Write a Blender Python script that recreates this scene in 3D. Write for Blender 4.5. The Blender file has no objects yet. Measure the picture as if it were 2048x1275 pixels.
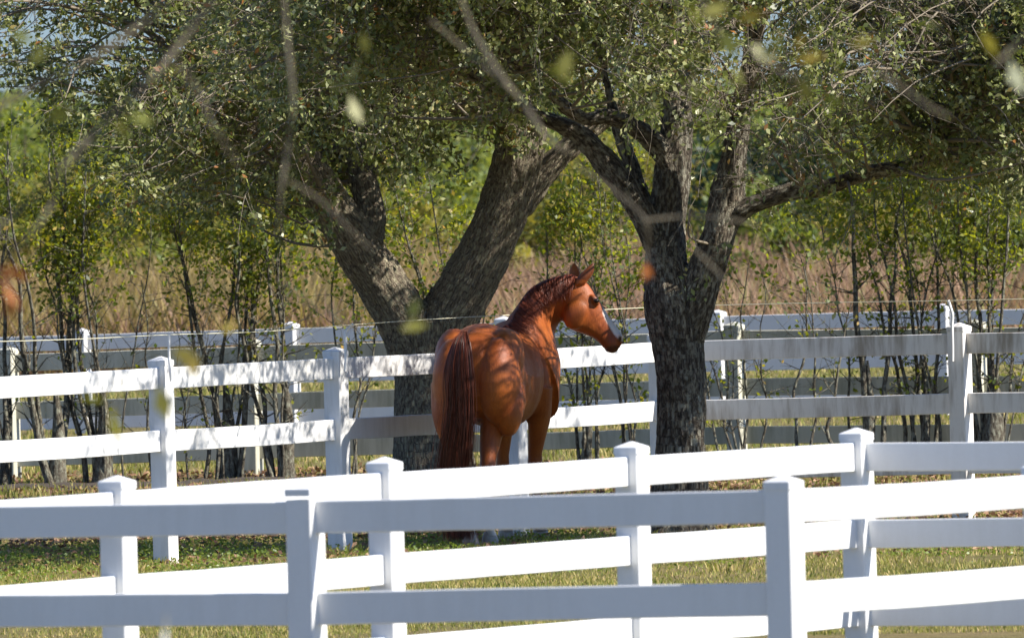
import bpy, math, random
import numpy as np
from mathutils import Vector, Matrix, noise
R = math.radians
random.seed(7); rng = np.random.default_rng(7)
sc = bpy.context.scene
COL = sc.collection

# ------------------------------------------------------------------ camera
F, HC = 30000.0, 3.02
cam = bpy.data.cameras.new('camera'); co = bpy.data.objects.new('camera', cam); COL.objects.link(co)
CR = Matrix.Rotation(R(90) - math.atan(437.5 / F), 3, 'X') @ Matrix.Rotation(-math.atan(.0262), 3, 'Z')
co.matrix_world = Matrix.Translation((0, 0, HC)) @ CR.to_4x4()
cam.sensor_width = 36; cam.lens = 36 * F / 2048; cam.clip_start = 1; cam.clip_end = 3000
cam.dof.use_dof = True; cam.dof.focus_distance = 103.0; cam.dof.aperture_fstop = 13.5
sc.camera = co
def P(px, py, Y):                       # the point at depth Y seen at photo pixel (px, py)
    d = CR @ Vector(((px - 1024) / F, -(py - 637.5) / F, -1))
    return Vector((0, 0, HC)) + d * (Y / d.y)

# ------------------------------------------------------------------ light
SAZ, SEL = R(-17), R(39)
sd = Vector((math.cos(SAZ) * math.cos(SEL), math.sin(SAZ) * math.cos(SEL), math.sin(SEL)))
w = bpy.data.worlds.new('World'); sc.world = w; w.use_nodes = True
nt = w.node_tree; nt.nodes.clear()
sky = nt.nodes.new('ShaderNodeTexSky'); sky.sky_type = 'NISHITA'; sky.sun_disc = False
sky.sun_elevation = SEL; sky.sun_rotation = R(90) - SAZ; sky.air_density = .9; sky.dust_density = 0; sky.ozone_density = 2.5
bg = nt.nodes.new('ShaderNodeBackground'); bg.inputs[1].default_value = .08
out = nt.nodes.new('ShaderNodeOutputWorld')
tint = nt.nodes.new('ShaderNodeMix'); tint.data_type = 'RGBA'; tint.blend_type = 'MULTIPLY'; tint.inputs[0].default_value = 1
tint.inputs[7].default_value = (.84, .94, 1.16, 1)
nt.links.new(sky.outputs[0], tint.inputs[6]); # deeper blue-grey air low over the horizon
tc = nt.nodes.new('ShaderNodeTexCoord'); sx = nt.nodes.new('ShaderNodeSeparateXYZ'); nt.links.new(tc.outputs['Generated'], sx.inputs[0])
hz = nt.nodes.new('ShaderNodeValToRGB'); hz.color_ramp.elements[0].color = (.40, .50, .66, 1); hz.color_ramp.elements[0].position = .02
hz.color_ramp.elements[1].position = .16; nt.links.new(sx.outputs['Z'], hz.inputs[0])
t2 = nt.nodes.new('ShaderNodeMix'); t2.data_type = 'RGBA'; t2.blend_type = 'MULTIPLY'; t2.inputs[0].default_value = 1
nt.links.new(tint.outputs[2], t2.inputs[6]); nt.links.new(hz.outputs[0], t2.inputs[7]); nt.links.new(t2.outputs[2], bg.inputs[0]); nt.links.new(bg.outputs[0], out.inputs[0])
L = bpy.data.lights.new('sun', 'SUN'); L.energy = 5.0; L.angle = R(.5); L.color = (1, .95, .87)
lo = bpy.data.objects.new('sun', L); COL.objects.link(lo)
lo.rotation_euler = sd.to_track_quat('Z', 'Y').to_euler()
sc.view_settings.view_transform = 'Standard'; sc.view_settings.look = 'None'
sc.view_settings.exposure = .85; sc.view_settings.gamma = 1
sc.render.engine = 'CYCLES'

# ------------------------------------------------------------------ materials
def newmat(name):
    m = bpy.data.materials.new(name); m.use_nodes = True
    n = m.node_tree; b = n.nodes['Principled BSDF']; return m, n, b
def nd(n, t, **k):
    o = n.nodes.new(t)
    for a, v in k.items():
        if a.startswith('i_'): o.inputs[a[2:].replace('_', ' ')].default_value = v
        else: setattr(o, a, v)
    return o
def ramp(n, src, stops, interp='LINEAR'):
    r = n.nodes.new('ShaderNodeValToRGB'); r.color_ramp.interpolation = interp
    e = r.color_ramp.elements
    while len(e) < len(stops): e.new(.5)
    for i, (p, c) in enumerate(stops):
        e[i].position = p; e[i].color = (*c, 1)
    n.links.new(src, r.inputs[0]); return r.outputs[0]
def mapped(n, scale, attr=None):
    if attr:
        s = n.nodes.new('ShaderNodeAttribute'); s.attribute_name = attr; o = s.outputs['Vector']
    else:
        s = n.nodes.new('ShaderNodeTexCoord'); o = s.outputs['Object']
    m = n.nodes.new('ShaderNodeMapping'); m.inputs['Scale'].default_value = scale
    n.links.new(o, m.inputs[0]); return m.outputs[0]
def noise_tex(n, vec, scale, detail=4, rough=.55):
    t = nd(n, 'ShaderNodeTexNoise'); t.inputs['Scale'].default_value = scale
    t.inputs['Detail'].default_value = detail; t.inputs['Roughness'].default_value = rough
    n.links.new(vec, t.inputs['Vector']); return t.outputs['Fac']
def mixc(n, fac, a, b, mode='MIX'):
    m = n.nodes.new('ShaderNodeMix'); m.data_type = 'RGBA'; m.blend_type = mode
    for s, v in ((m.inputs[0], fac), (m.inputs[6], a), (m.inputs[7], b)):
        if isinstance(v, (int, float)): s.default_value = v
        elif isinstance(v, tuple): s.default_value = (*v, 1)
        else: n.links.new(v, s)
    return m.outputs[2]
def bump(n, b, h, strength, dist):
    u = n.nodes.new('ShaderNodeBump'); u.inputs['Strength'].default_value = strength
    u.inputs['Distance'].default_value = dist
    n.links.new(h, u.inputs['Height']); n.links.new(u.outputs[0], b.inputs['Normal'])

def vinyl(name, base, dirtcol, dirt, streak, rough=.38):
    m, n, b = newmat(name)
    v = mapped(n, (9, 9, 1.3)); f = noise_tex(n, v, 1.6, 6, .65)
    v2 = mapped(n, (.9, .9, .9)); g = noise_tex(n, v2, 1.1, 3, .5)
    mm = n.nodes.new('ShaderNodeMath'); mm.operation = 'MULTIPLY'
    n.links.new(f, mm.inputs[0]); n.links.new(g, mm.inputs[1])
    fac = ramp(n, mm.outputs[0], [(streak, (0, 0, 0)), (streak + .16, (dirt,) * 3)])
    c = mixc(n, fac, base, dirtcol)
    v3 = mapped(n, (1, 1, 1)); h = noise_tex(n, v3, 60, 2)
    c = mixc(n, ramp(n, h, [(.3, (.0,) * 3), (.8, (.06,) * 3)]), c, (.45, .43, .38))
    n.links.new(c, b.inputs['Base Color']); b.inputs['Roughness'].default_value = rough
    bump(n, b, noise_tex(n, mapped(n, (1, 1, 3)), 22, 2), .05, .01)
    return m
V_CLEAN = vinyl('white_vinyl', (.82, .82, .81), (.5, .48, .42), .12, .2)
V_PAD = vinyl('paddock_vinyl', (.80, .79, .77), (.4, .37, .3), .35, .22)
V_DIRTY = vinyl('algae_streaked_vinyl', (.80, .77, .73), (.27, .21, .14), .8, .23, .5)
V_OLD = vinyl('weathered_vinyl', (.60, .58, .48), (.26, .25, .16), .6, .2, .55)
V_FAR = vinyl('far_vinyl', (.72, .71, .70), (.5, .48, .42), .2, .24)

def bark(name, dark, mid, lich, lich_amt, ridge=1.0, blot=.4, fleck=45):
    m, n, b = newmat(name)
    v = mapped(n, (52, 52, 17), 'bark')
    vo = nd(n, 'ShaderNodeTexVoronoi'); vo.feature = 'DISTANCE_TO_EDGE'; vo.inputs['Scale'].default_value = 1.0
    w0 = noise_tex(n, mapped(n, (20, 20, 12), 'bark'), 1.5, 4)
    add = n.nodes.new('ShaderNodeVectorMath'); add.operation = 'MULTIPLY_ADD'
    add.inputs[1].default_value = (3.2, 3.2, 3.2)
    n.links.new(w0, add.inputs[0]); n.links.new(v, add.inputs[2]); n.links.new(add.outputs[0], vo.inputs['Vector'])
    h = ramp(n, vo.outputs['Distance'], [(0, (0, 0, 0)), (.15, (1, 1, 1))])
    st = noise_tex(n, mapped(n, (60, 60, 9), 'bark'), 1.0, 5, .7)
    hm_ = n.nodes.new('ShaderNodeMath'); hm_.operation = 'MULTIPLY'; n.links.new(h, hm_.inputs[0])
    n.links.new(ramp(n, st, [(.38, (.15,) * 3), (.6, (1,) * 3)]), hm_.inputs[1]); h = hm_.outputs[0]
    c = mixc(n, h, dark, mid)
    fn = noise_tex(n, mapped(n, (1, 1, .6), 'bark'), 60, 3)
    c = mixc(n, ramp(n, fn, [(.35, (0,) * 3), (.7, (.6,) * 3)]), c, tuple(x * .55 for x in mid))
    ln = noise_tex(n, mapped(n, (1, 1, .8), 'bark'), 17, 6, .7)
    c = mixc(n, ramp(n, ln, [(.56 - lich_amt, (0,) * 3), (.64 - lich_amt, (.8,) * 3)]), c, lich)
    fl = noise_tex(n, mapped(n, (1, 1, .42), 'bark'), fleck, 3, .6)
    c = mixc(n, ramp(n, fl, [(.50, (0,) * 3), (.62, (.62,) * 3)]), c, tuple(min(1, x * 1.25) for x in lich))
    c = mixc(n, ramp(n, fl, [(.36, (.7,) * 3), (.46, (0,) * 3)]), c, tuple(x * .5 for x in dark))
    bn = noise_tex(n, mapped(n, (1, 1, .7), 'bark'), 3.2, 4, .6)
    c = mixc(n, ramp(n, bn, [(.45, (0,) * 3), (.62, (blot,) * 3)]), c, tuple(x * .7 for x in dark))
    n.links.new(c, b.inputs['Base Color']); b.inputs['Roughness'].default_value = .9
    b.inputs['Specular IOR Level'].default_value = .2
    hh = n.nodes.new('ShaderNodeMath'); hh.operation = 'MULTIPLY_ADD'; hh.inputs[1].default_value = .5
    n.links.new(fn, hh.inputs[0]); n.links.new(h, hh.inputs[2])
    bump(n, b, hh.outputs[0], 1.0, .022 * ridge)
    return m
BARK1 = bark('ridged_oak_bark', (.13, .10, .072), (.56, .46, .33), (.46, .43, .28), -.04, 1, .1, 62)
BARK2 = bark('lichen_oak_bark', (.055, .045, .034), (.36, .29, .215), (.50, .47, .36), .03, 1, .4, 42)
BARKH = bark('shrub_bark', (.08, .066, .048), (.26, .225, .165), (.32, .32, .24), .02, .3)
def plain(name, col, rough=.7, var=.4, scale=30):
    m, n, b = newmat(name)
    f = noise_tex(n, mapped(n, (1, 1, 1)), scale, 4)
    c = mixc(n, f, tuple(x * (1 - var) for x in col), tuple(min(1, x * (1 + var)) for x in col))
    n.links.new(c, b.inputs['Base Color']); b.inputs['Roughness'].default_value = rough; return m
TWIG = plain('twig_bark', (.20, .165, .12), .85, .5, 8)
TWIG_D = plain('dark_twig_bark', (.115, .095, .062), .85, .4, 8)

def leafmat(name, stops, transl=.35, rough=.35, tcol=(.25, .32, .03), nscale=.9, namp=.7, spec=.5):
    m, n, b = newmat(name)
    g = n.nodes.new('ShaderNodeNewGeometry')
    f = noise_tex(n, mapped(n, (1, 1, 1)), nscale, 2)
    a = n.nodes.new('ShaderNodeMath'); a.operation = 'MULTIPLY_ADD'; a.inputs[1].default_value = namp
    s = n.nodes.new('ShaderNodeMath'); s.operation = 'SUBTRACT'; s.inputs[1].default_value = namp * .5
    n.links.new(f, a.inputs[0]); n.links.new(g.outputs['Random Per Island'], a.inputs[2]); n.links.new(a.outputs[0], s.inputs[0])
    c = ramp(n, s.outputs[0], stops)
    n.links.new(c, b.inputs['Base Color']); b.inputs['Roughness'].default_value = rough
    b.inputs['Specular IOR Level'].default_value = spec
    t = n.nodes.new('ShaderNodeBsdfTranslucent')
    tc = mixc(n, 1.0, mixc(n, .6, c, tcol), (1.3, 1.3, 1.0), 'MULTIPLY')
    n.links.new(tc, t.inputs[0])
    mx = n.nodes.new('ShaderNodeMixShader'); mx.inputs[0].default_value = transl
    n.links.new(b.outputs[0], mx.inputs[1]); n.links.new(t.outputs[0], mx.inputs[2])
    n.links.new(mx.outputs[0], n.nodes['Material Output'].inputs[0])
    return m
OAKLEAF = leafmat('oak_leaf', [(0, (.06, .075, .022)), (.3, (.14, .165, .045)), (.6, (.27, .285, .10)),  # palest tones below stand in for sunlit leaves, painted into the colour
                               (.86, (.46, .46, .24)), (.985, (.32, .24, .08)), (1, (.32, .13, .04))], .25, .40, (.26, .32, .06), .9, .7, .4)
HEDGELEAF = leafmat('hedge_leaf', [(0, (.03, .055, .012)), (.45, (.075, .115, .016)), (.75, (.16, .20, .025)), (.93, (.34, .30, .04)),
                                   (1, (.42, .25, .04))], .45, .5, (.5, .5, .02), .9, 1.0)
BUSH_A = leafmat('bush_leaf', [(0, (.08, .12, .025)), (.5, (.13, .175, .03)), (1, (.23, .23, .05))], .4, .6, (.35, .38, .04), .5)
BUSH_Y = leafmat('yellow_bush_leaf', [(0, (.11, .12, .025)), (.5, (.2, .2, .035)), (1, (.34, .26, .06))], .4, .6, (.42, .36, .04), .5)
BUSH_D = leafmat('shade_toned_bush_leaf', [(0, (.006, .016, .012)), (.6, (.014, .034, .022)), (1, (.04, .08, .03))], .2, .6, (.12, .2, .05), .5)  # near-black greens: the bushes' shade is painted into the leaf colour
NEARLEAF = leafmat('near_leaf', [(0, (.08, .10, .02)), (.5, (.17, .18, .035)), (1, (.34, .24, .04))], .3, .5, (.30, .30, .04))
RUSTLEAF = leafmat('rust_leaf', [(0, (.3, .08, .02)), (1, (.4, .15, .03))], .3, .5, (.5, .15, .03))
GRASS = leafmat('grass_blade', [(0, (.12, .15, .022)), (.4, (.24, .25, .045)), (.65, (.38, .32, .09)), (1, (.58, .43, .19))], .3, .6, (.3, .3, .05), .9)
WEED = leafmat('weed_leaf', [(0, (.09, .15, .02)), (.7, (.18, .25, .035)), (1, (.22, .22, .04))], .35, .45, (.3, .36, .04))
TALLG = leafmat('tall_grass', [(0, (.17, .09, .06)), (.45, (.31, .18, .11)), (.8, (.40, .27, .17)), (1, (.34, .32, .12))], .35, .7, (.4, .26, .14), .5, 2.2)
TALLY = leafmat('gold_grass', [(0, (.14, .12, .04)), (.5, (.28, .21, .07)), (1, (.36, .25, .10))], .35, .7, (.4, .3, .08), .5, 2.2)
LITTER = leafmat('litter_leaf', [(0, (.10, .05, .03)), (.5, (.24, .12, .06)), (1, (.38, .24, .13))], .1, .7, (.3, .15, .05))

def ground_mat():
    m, n, b = newmat('ground_soil')
    v = mapped(n, (1, 1, 1))
    f1 = noise_tex(n, v, .45, 5, .6); f2 = noise_tex(n, v, 9, 5, .7); f3 = noise_tex(n, v, 70, 3, .7)
    c = ramp(n, f1, [(.35, (.11, .125, .03)), (.5, (.20, .18, .06)), (.68, (.28, .21, .10))])
    c = mixc(n, ramp(n, f2, [(.35, (0,) * 3), (.65, (.8,) * 3)]), c, (.10, .075, .035))
    c = mixc(n, ramp(n, f3, [(.45, (0,) * 3), (.7, (.6,) * 3)]), c, (.30, .23, .12))
    n.links.new(c, b.inputs['Base Color']); b.inputs['Roughness'].default_value = .95
    b.inputs['Specular IOR Level'].default_value = .1
    bump(n, b, f3, .8, .02); return m
GROUND = ground_mat()

# ------------------------------------------------------------------ mesh helpers
def link(me, name, mat, parent=None, smooth=False):
    o = bpy.data.objects.new(name, me); COL.objects.link(o)
    if mat is not None: me.materials.append(mat)
    if smooth: me.polygons.foreach_set('use_smooth', [True] * len(me.polygons))
    if parent is not None: o.parent = parent
    return o
def mesh(verts, faces, name='m'):
    me = bpy.data.meshes.new(name); me.from_pydata([tuple(v) for v in verts], [], [tuple(f) for f in faces]); me.update(); return me
def npmesh(V, Fq, name='m'):             # V (n,3), Fq (m,k)
    me = bpy.data.meshes.new(name); k = Fq.shape[1]
    me.vertices.add(len(V)); me.vertices.foreach_set('co', V.astype(np.float32).ravel())
    me.loops.add(Fq.size); me.loops.foreach_set('vertex_index', Fq.astype(np.int32).ravel())
    me.polygons.add(len(Fq)); me.polygons.foreach_set('loop_start', np.arange(0, Fq.size, k, dtype=np.int32))
    me.update(calc_edges=True); return me
def tag(o, label=None, cat=None, group=None, kind=None):
    if label: o['label'] = label
    if cat: o['category'] = cat
    if group: o['group'] = group
    if kind: o['kind'] = kind
    return o
def empty(name, loc):
    o = bpy.data.objects.new(name, None); COL.objects.link(o); o.location = loc; o.empty_display_size = .2; return o
def unit(a): return a / np.maximum(np.linalg.norm(a, axis=-1, keepdims=True), 1e-9)
def randdir(n): return unit(rng.normal(size=(n, 3)))
def leaf_arrays(C, D, Ln, aspect=.5, fold=.12):
    n = len(C); D = unit(D); N = unit(np.cross(D, randdir(n))); S = np.cross(D, N)
    Ln = Ln[:, None]; W = Ln * aspect * .5
    V = np.empty((n, 4, 3))
    V[:, 0] = C; V[:, 2] = C + D * Ln
    m = C + D * Ln * .5 + N * Ln * fold
    V[:, 1] = m + S * W; V[:, 3] = m - S * W
    return V.reshape(-1, 3), np.arange(4 * n).reshape(-1, 4)
class Tubes:
    def __init__(s): s.V = []; s.F = []; s.n = 0
    def add(s, pts, rad, k=3):
        p = np.asarray([tuple(q) for q in pts], float); n = len(p); r = np.asarray(rad, float)
        if r.ndim == 0 or len(r) == 1: r = np.full(n, float(r))
        if len(r) == 2 and n > 2: r = np.linspace(r[0], r[1], n)
        t = unit(np.gradient(p, axis=0)); ref = np.zeros(3); ref[np.argmin(np.abs(t.mean(0)))] = 1
        u = unit(np.cross(t, ref)); v = np.cross(t, u)
        a = np.arange(k) * 2 * np.pi / k
        V = p[:, None] + r[:, None, None] * (np.cos(a)[None, :, None] * u[:, None] + np.sin(a)[None, :, None] * v[:, None])
        s.V.append(V.reshape(-1, 3))
        i = np.arange(n - 1)[:, None] * k; j = np.arange(k)[None]; j2 = (j + 1) % k
        s.F.append(np.stack([i + j, i + j2, i + k + j2, i + k + j], -1).reshape(-1, 4) + s.n); s.n += n * k
    def build(s, name, mat, parent=None, smooth=True, off=(0, 0, 0)):
        return link(npmesh(np.concatenate(s.V) - np.array(off), np.concatenate(s.F), name), name, mat, parent, smooth)
def curve_pts(ctrl, n):                  # Catmull-Rom through (x,y,z,r) rows
    c = np.asarray(ctrl, float); c = np.vstack([2 * c[0] - c[1], c, 2 * c[-1] - c[-2]])
    out = []; m = len(c) - 3
    for i in range(m):
        p0, p1, p2, p3 = c[i:i + 4]
        for t in np.linspace(0, 1, n, endpoint=(i == m - 1)):
            out.append(.5 * (2 * p1 + (p2 - p0) * t + (2 * p0 - 5 * p1 + 4 * p2 - p3) * t * t + (3 * p1 - p0 - 3 * p2 + p3) * t ** 3))
    return np.array(out)
def loft(rings, cap=True):               # rings: list of (k,3)
    k = len(rings[0]); V = [tuple(v) for r in rings for v in r]; Fc = []
    for i in range(len(rings) - 1):
        for j in range(k):
            Fc.append((i * k + j, i * k + (j + 1) % k, (i + 1) * k + (j + 1) % k, (i + 1) * k + j))
    if cap: Fc.append(tuple(range(k))[::-1]); Fc.append(tuple((len(rings) - 1) * k + j for j in range(k)))
    return V, Fc
def merge(parts):
    V = []; Fc = []
    for v, f in parts:
        o = len(V); V += [tuple(x) for x in v]; Fc += [tuple(i + o for i in q) for q in f]
    return V, Fc
def remesh(V, Fc, vox, smooth_it=2, fac=.5):
    me = mesh(V, Fc, 'tmp'); o = bpy.data.objects.new('tmp', me); COL.objects.link(o)
    import bmesh
    bm = bmesh.new(); bm.from_mesh(me); bmesh.ops.recalc_face_normals(bm, faces=bm.faces); bm.to_mesh(me); bm.free()
    m = o.modifiers.new('r', 'REMESH'); m.mode = 'VOXEL'; m.voxel_size = vox
    if smooth_it:
        s = o.modifiers.new('s', 'SMOOTH'); s.iterations = smooth_it; s.factor = fac
    dg = bpy.context.evaluated_depsgraph_get(); dg.update()
    res = bpy.data.meshes.new_from_object(o.evaluated_get(dg)); bpy.data.objects.remove(o); bpy.data.meshes.remove(me)
    return res
def box(cx, cy, cz, sx, sy, sz, rz=0, bev=0.0):
    c, s = math.cos(rz), math.sin(rz); V = []
    pr = [(-1, -1), (1, -1), (1, 1), (-1, 1)]
    if bev:
        hx, hy = sx / 2, sy / 2; b = bev
        pl = [(-hx + b, -hy), (hx - b, -hy), (hx, -hy + b), (hx, hy - b), (hx - b, hy), (-hx + b, hy), (-hx, hy - b), (-hx, -hy + b)]
    else: pl = [(a * sx / 2, b_ * sy / 2) for a, b_ in pr]
    for z in (cz - sz / 2, cz + sz / 2):
        for x, y in pl: V.append((cx + x * c - y * s, cy + x * s + y * c, z))
    k = len(pl)
    Fc = [(j, (j + 1) % k, k + (j + 1) % k, k + j) for j in range(k)] + [tuple(range(k))[::-1], tuple(range(k, 2 * k))]
    return V, Fc

# ------------------------------------------------------------------ ground and sky-side setting
def gz(x, y): return .012 * math.sin(x * .9 + y * .31) + .010 * math.sin(y * .7 - x * .4)
nx, ny = 40, 150
ys = np.concatenate([np.linspace(-40, 78, 12), np.linspace(80, 180, 120), np.geomspace(185, 2600, 18)])
xs = np.concatenate([[-1500, -500, -150, -60, -25], np.linspace(-15, 15, 31), [25, 60, 150, 500, 1500]])
V = [(x, y, gz(x, y)) for y in ys for x in xs]; K = len(xs)
Fc = [(i * K + j, i * K + j + 1, (i + 1) * K + j + 1, (i + 1) * K + j) for i in range(len(ys) - 1) for j in range(K - 1)]
tag(link(mesh(V, Fc), 'ground', GROUND, None, True), 'grassy pasture ground with worn tan patches under the fences and trees', 'ground', kind='structure')

def in_view_x(Y, m=.6): return 1024 / F * Y + m
def blades(name, mat, N, y0, y1, hmin, hmax, wmin, wmax, label, cat, lean=.6, xm=.6, clump=None, xr=None):
    Y = rng.uniform(y0, y1, N * 2); X = rng.uniform(-1, 1, N * 2) * (Y * 1024 / F + xm)
    if xr is not None: X = rng.uniform(xr[0], xr[1], N * 2)
    if clump:
        g = np.array([noise.noise(Vector((x * clump, y * clump * .6, 3.3))) for x, y in zip(X, Y)])
        k = g > rng.uniform(-.55, .35, len(g)); X, Y = X[k][:N], Y[k][:N]
    else: X, Y = X[:N], Y[:N]
    n = len(X); h = rng.uniform(hmin, hmax, n); wd = rng.uniform(wmin, wmax, n)
    a = rng.uniform(0, 2 * np.pi, n); la = rng.uniform(0, 2 * np.pi, n); ll = rng.uniform(0, lean, n) * h
    B = np.stack([X, Y, np.array([gz(x, y) for x, y in zip(X, Y)]) - .004], 1)
    S = np.stack([np.cos(a), np.sin(a), 0 * a], 1) * wd[:, None] / 2
    Ld = np.stack([np.cos(la) * ll, np.sin(la) * ll, h], 1)
    V = np.empty((n, 4, 3)); V[:, 0] = B - S; V[:, 1] = B + S
    V[:, 3] = B - S * .8 + Ld * .55 * np.array([.5, .5, 1]); V[:, 2] = B + Ld
    o = link(npmesh(V.reshape(-1, 3), np.arange(4 * n).reshape(-1, 4)), name, mat)
    return tag(o, label, cat, kind='stuff')
blades('grass', GRASS, 150000, 83, 112, .012, .042, .004, .010, 'short mixed green and straw coloured pasture grass in front of the trees', 'grass', clump=.9)
blades('grass', GRASS, 45000, 112, 166, .03, .09, .008, .018, 'sunlit dry short grass around the hedge and far fences', 'grass', clump=.7)
# broad leafed weeds near the paddock fence
Y = rng.uniform(95.5, 104, 34000); X = rng.uniform(-1, 1, 34000) * (Y * 1024 / F + .5)
g = np.array([noise.noise(Vector((x * 1.1, y * .5, 9.1))) for x, y in zip(X, Y)])
k = (g + np.where(X < .6, .2, -.18)) > rng.uniform(-.1, .5, len(g)); X, Y = X[k], Y[k]; n = len(X)
C = np.stack([X, Y, rng.uniform(0, .05, n)], 1); D = randdir(n); D[:, 2] = np.abs(D[:, 2]) * .6
tag(link(npmesh(*leaf_arrays(C, D, rng.uniform(.012, .032, n), .7)), 'weeds', WEED), 'low leafy green weeds growing through the grass by the horse', 'weeds', kind='stuff')
# leaf litter
Y = rng.uniform(104, 124, 24000); X = rng.uniform(-1, 1, 24000) * (Y * 1024 / F + .5)
Y2 = rng.uniform(97, 104, 2200); X2 = rng.uniform(-3.6, 3.6, 2200); X = np.r_[X, X2]; Y = np.r_[Y, Y2]; n = len(X)
C = np.stack([X, Y, rng.uniform(.005, .04, n)], 1); D = randdir(n); D[:, 2] *= .35
tag(link(npmesh(*leaf_arrays(C, D, rng.uniform(.03, .06, n), .55)), 'fallen_leaves', LITTER), 'brown fallen leaves scattered under the oaks and hedge', 'fallen leaves', kind='stuff')

def tufts(centres, n_each, rad, h):
    cs = np.repeat(np.array(centres), n_each, 0); n = len(cs); a = rng.uniform(0, 2 * np.pi, n); rr = rad * np.sqrt(rng.uniform(.1, 1, n))
    B = np.stack([cs[:, 0] + np.cos(a) * rr, cs[:, 1] + np.sin(a) * rr, 0 * a - .01], 1); b = rng.uniform(0, 2 * np.pi, n); hh = rng.uniform(.35, 1, n) * h
    S = np.stack([np.cos(b), np.sin(b), 0 * b], 1) * .004; Ld = np.stack([np.cos(a) * hh * .35, np.sin(a) * hh * .35, hh], 1)
    V = np.empty((n, 4, 3)); V[:, 0] = B - S; V[:, 1] = B + S; V[:, 2] = B + Ld; V[:, 3] = B - S * .7 + Ld * np.array([.3, .3, .6])
    tag(link(npmesh(V.reshape(-1, 3), np.arange(4 * n).reshape(-1, 4)), 'grass', GRASS), 'taller grass tufts left uncut round posts and trunks', 'grass', kind='stuff')

# ------------------------------------------------------------------ fences
UV = Vector((math.cos(R(-29)), math.sin(R(-29)))); VV = Vector((math.cos(R(61)), math.sin(R(61))))
PW = .127
def post_mesh(top, rz, cap_flat=False):
    sh = box(0, 0, (top - .055) / 2 - .15, PW, PW, top - .055 + .3, 0, .006)
    return sh
def cap_mesh(flat=False):
    s = PW / 2 + .0035
    prof = [(s, -.0), (s, .03), (s - .003, .033)] if flat else [(s, 0), (s, .033), (s - .004, .037), (.006, .062)]
    rings = []
    for r_, z in prof:
        b = min(.006, r_ * .3)
        rings.append([(-r_ + b, -r_, z), (r_ - b, -r_, z), (r_, -r_ + b, z), (r_, r_ - b, z), (r_ - b, r_, z), (-r_ + b, r_, z), (-r_, r_ - b, z), (-r_, -r_ + b, z)])
    return loft(rings)
RH, RT = .142, .038
def rail_mesh(a, b, h=RH):               # between 3D points a,b (top-edge centre), slightly bowed
    a, b = Vector(a), Vector(b); d = (b - a); l = d.length; d = d / l
    n = Vector((-d.y, d.x, 0)).normalized(); rings = []; bow = random.uniform(-.006, .004); m = 10
    for i in range(m + 1):
        t = i / m; c = a + d * l * t + Vector((0, 0, bow * 4 * t * (1 - t) + random.uniform(-.0012, .0012))); hw = RT / 2; e = .004
        pr = [(-hw, -e), (-hw + e, 0), (hw - e, 0), (hw, -e), (hw, -h + e), (hw - e, -h), (-hw + e, -h), (-hw, -h + e)]
        rings.append([c + n * u + Vector((0, 0, z)) for u, z in pr])
    return loft(rings)
def fence(name, label, cat, posts, rails_h, mats, flat=(), rz=R(-29), group=None, spans=None):
    """posts: (x, y, top z).  rails_h: drops from the post top to each rail's top edge."""
    o = posts[0]; base = Vector((o[0], o[1], 0)); root = tag(empty(name, base), label, cat, group)
    pobs = []
    for i, (x, y, tz) in enumerate(posts):
        mp, mr = mats(i)
        V, Fc = post_mesh(tz, rz); p = link(mesh(V, Fc), 'post', mp, root)
        p.location = Vector((x, y, 0)) - base; lean = R(random.uniform(-.3, .3)); p.rotation_euler = (R(random.uniform(-.2, .2)), lean, rz)
        c = link(mesh(*cap_mesh(i in flat)), 'cap', mp, p); c.location = (0, 0, tz - .062 if i not in flat else tz - .04)
        pobs.append(p)
    for i in range(len(posts) - 1):
        mp, mr = mats(i + .5)
        for dz in rails_h:
            a, b = Vector(posts[i]), Vector(posts[i + 1]); a.z -= dz; b.z -= dz
            d = (b - a).normalized(); a += d * (PW / 2 - .012); b -= d * (PW / 2 - .012)
            V, Fc = rail_mesh(a - base, b - base); link(mesh(V, Fc), 'rail', mr, root)
    return root, pobs, base
def run(start, steps):                   # start (x,y); steps: (direction, length)
    p = Vector(start); out = [p.copy()]
    for d, l in steps: p = p + d * l; out.append(p.copy())
    return out
def with_tops(pts, pys):
    res = []
    for p, py in zip(pts, pys):
        if py is None: res.append((p.x, p.y, 1.375)); continue
        px = 1024 + F * p.x / p.y
        res.append((p.x, p.y, P(px, py, p.y).z))
    return res
PL = 2.44
def X(px, Y): return P(px, 637, Y).x + (P(px, 900, Y).x - P(px, 637, Y).x)   # x at about fence height in the picture
# front fence A: corner at 1568
ya = 64.1; ca = Vector((P(1566, 960, ya).x, ya))
ptsA = [ca - UV * PL * 2, ca - UV * (PL * .968), ca, ca + VV * PL, ca + VV * PL * 2]
A, pa, ba = fence('front_fence', 'nearest white three-rail fence with a capped corner post, its left rails in grey shade', 'fence',
    [(p.x, p.y, z) for p, z in zip(ptsA, [P(-340, 985, ptsA[0].y).z, P(603, 973, ptsA[1].y).z, P(1566, 949, ya).z, P(2120, 919, ptsA[3].y).z, P(2650, 890, ptsA[4].y).z])],
    (.062, .46, .86), lambda i: (V_CLEAN, V_CLEAN), flat=(1,))
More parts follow.
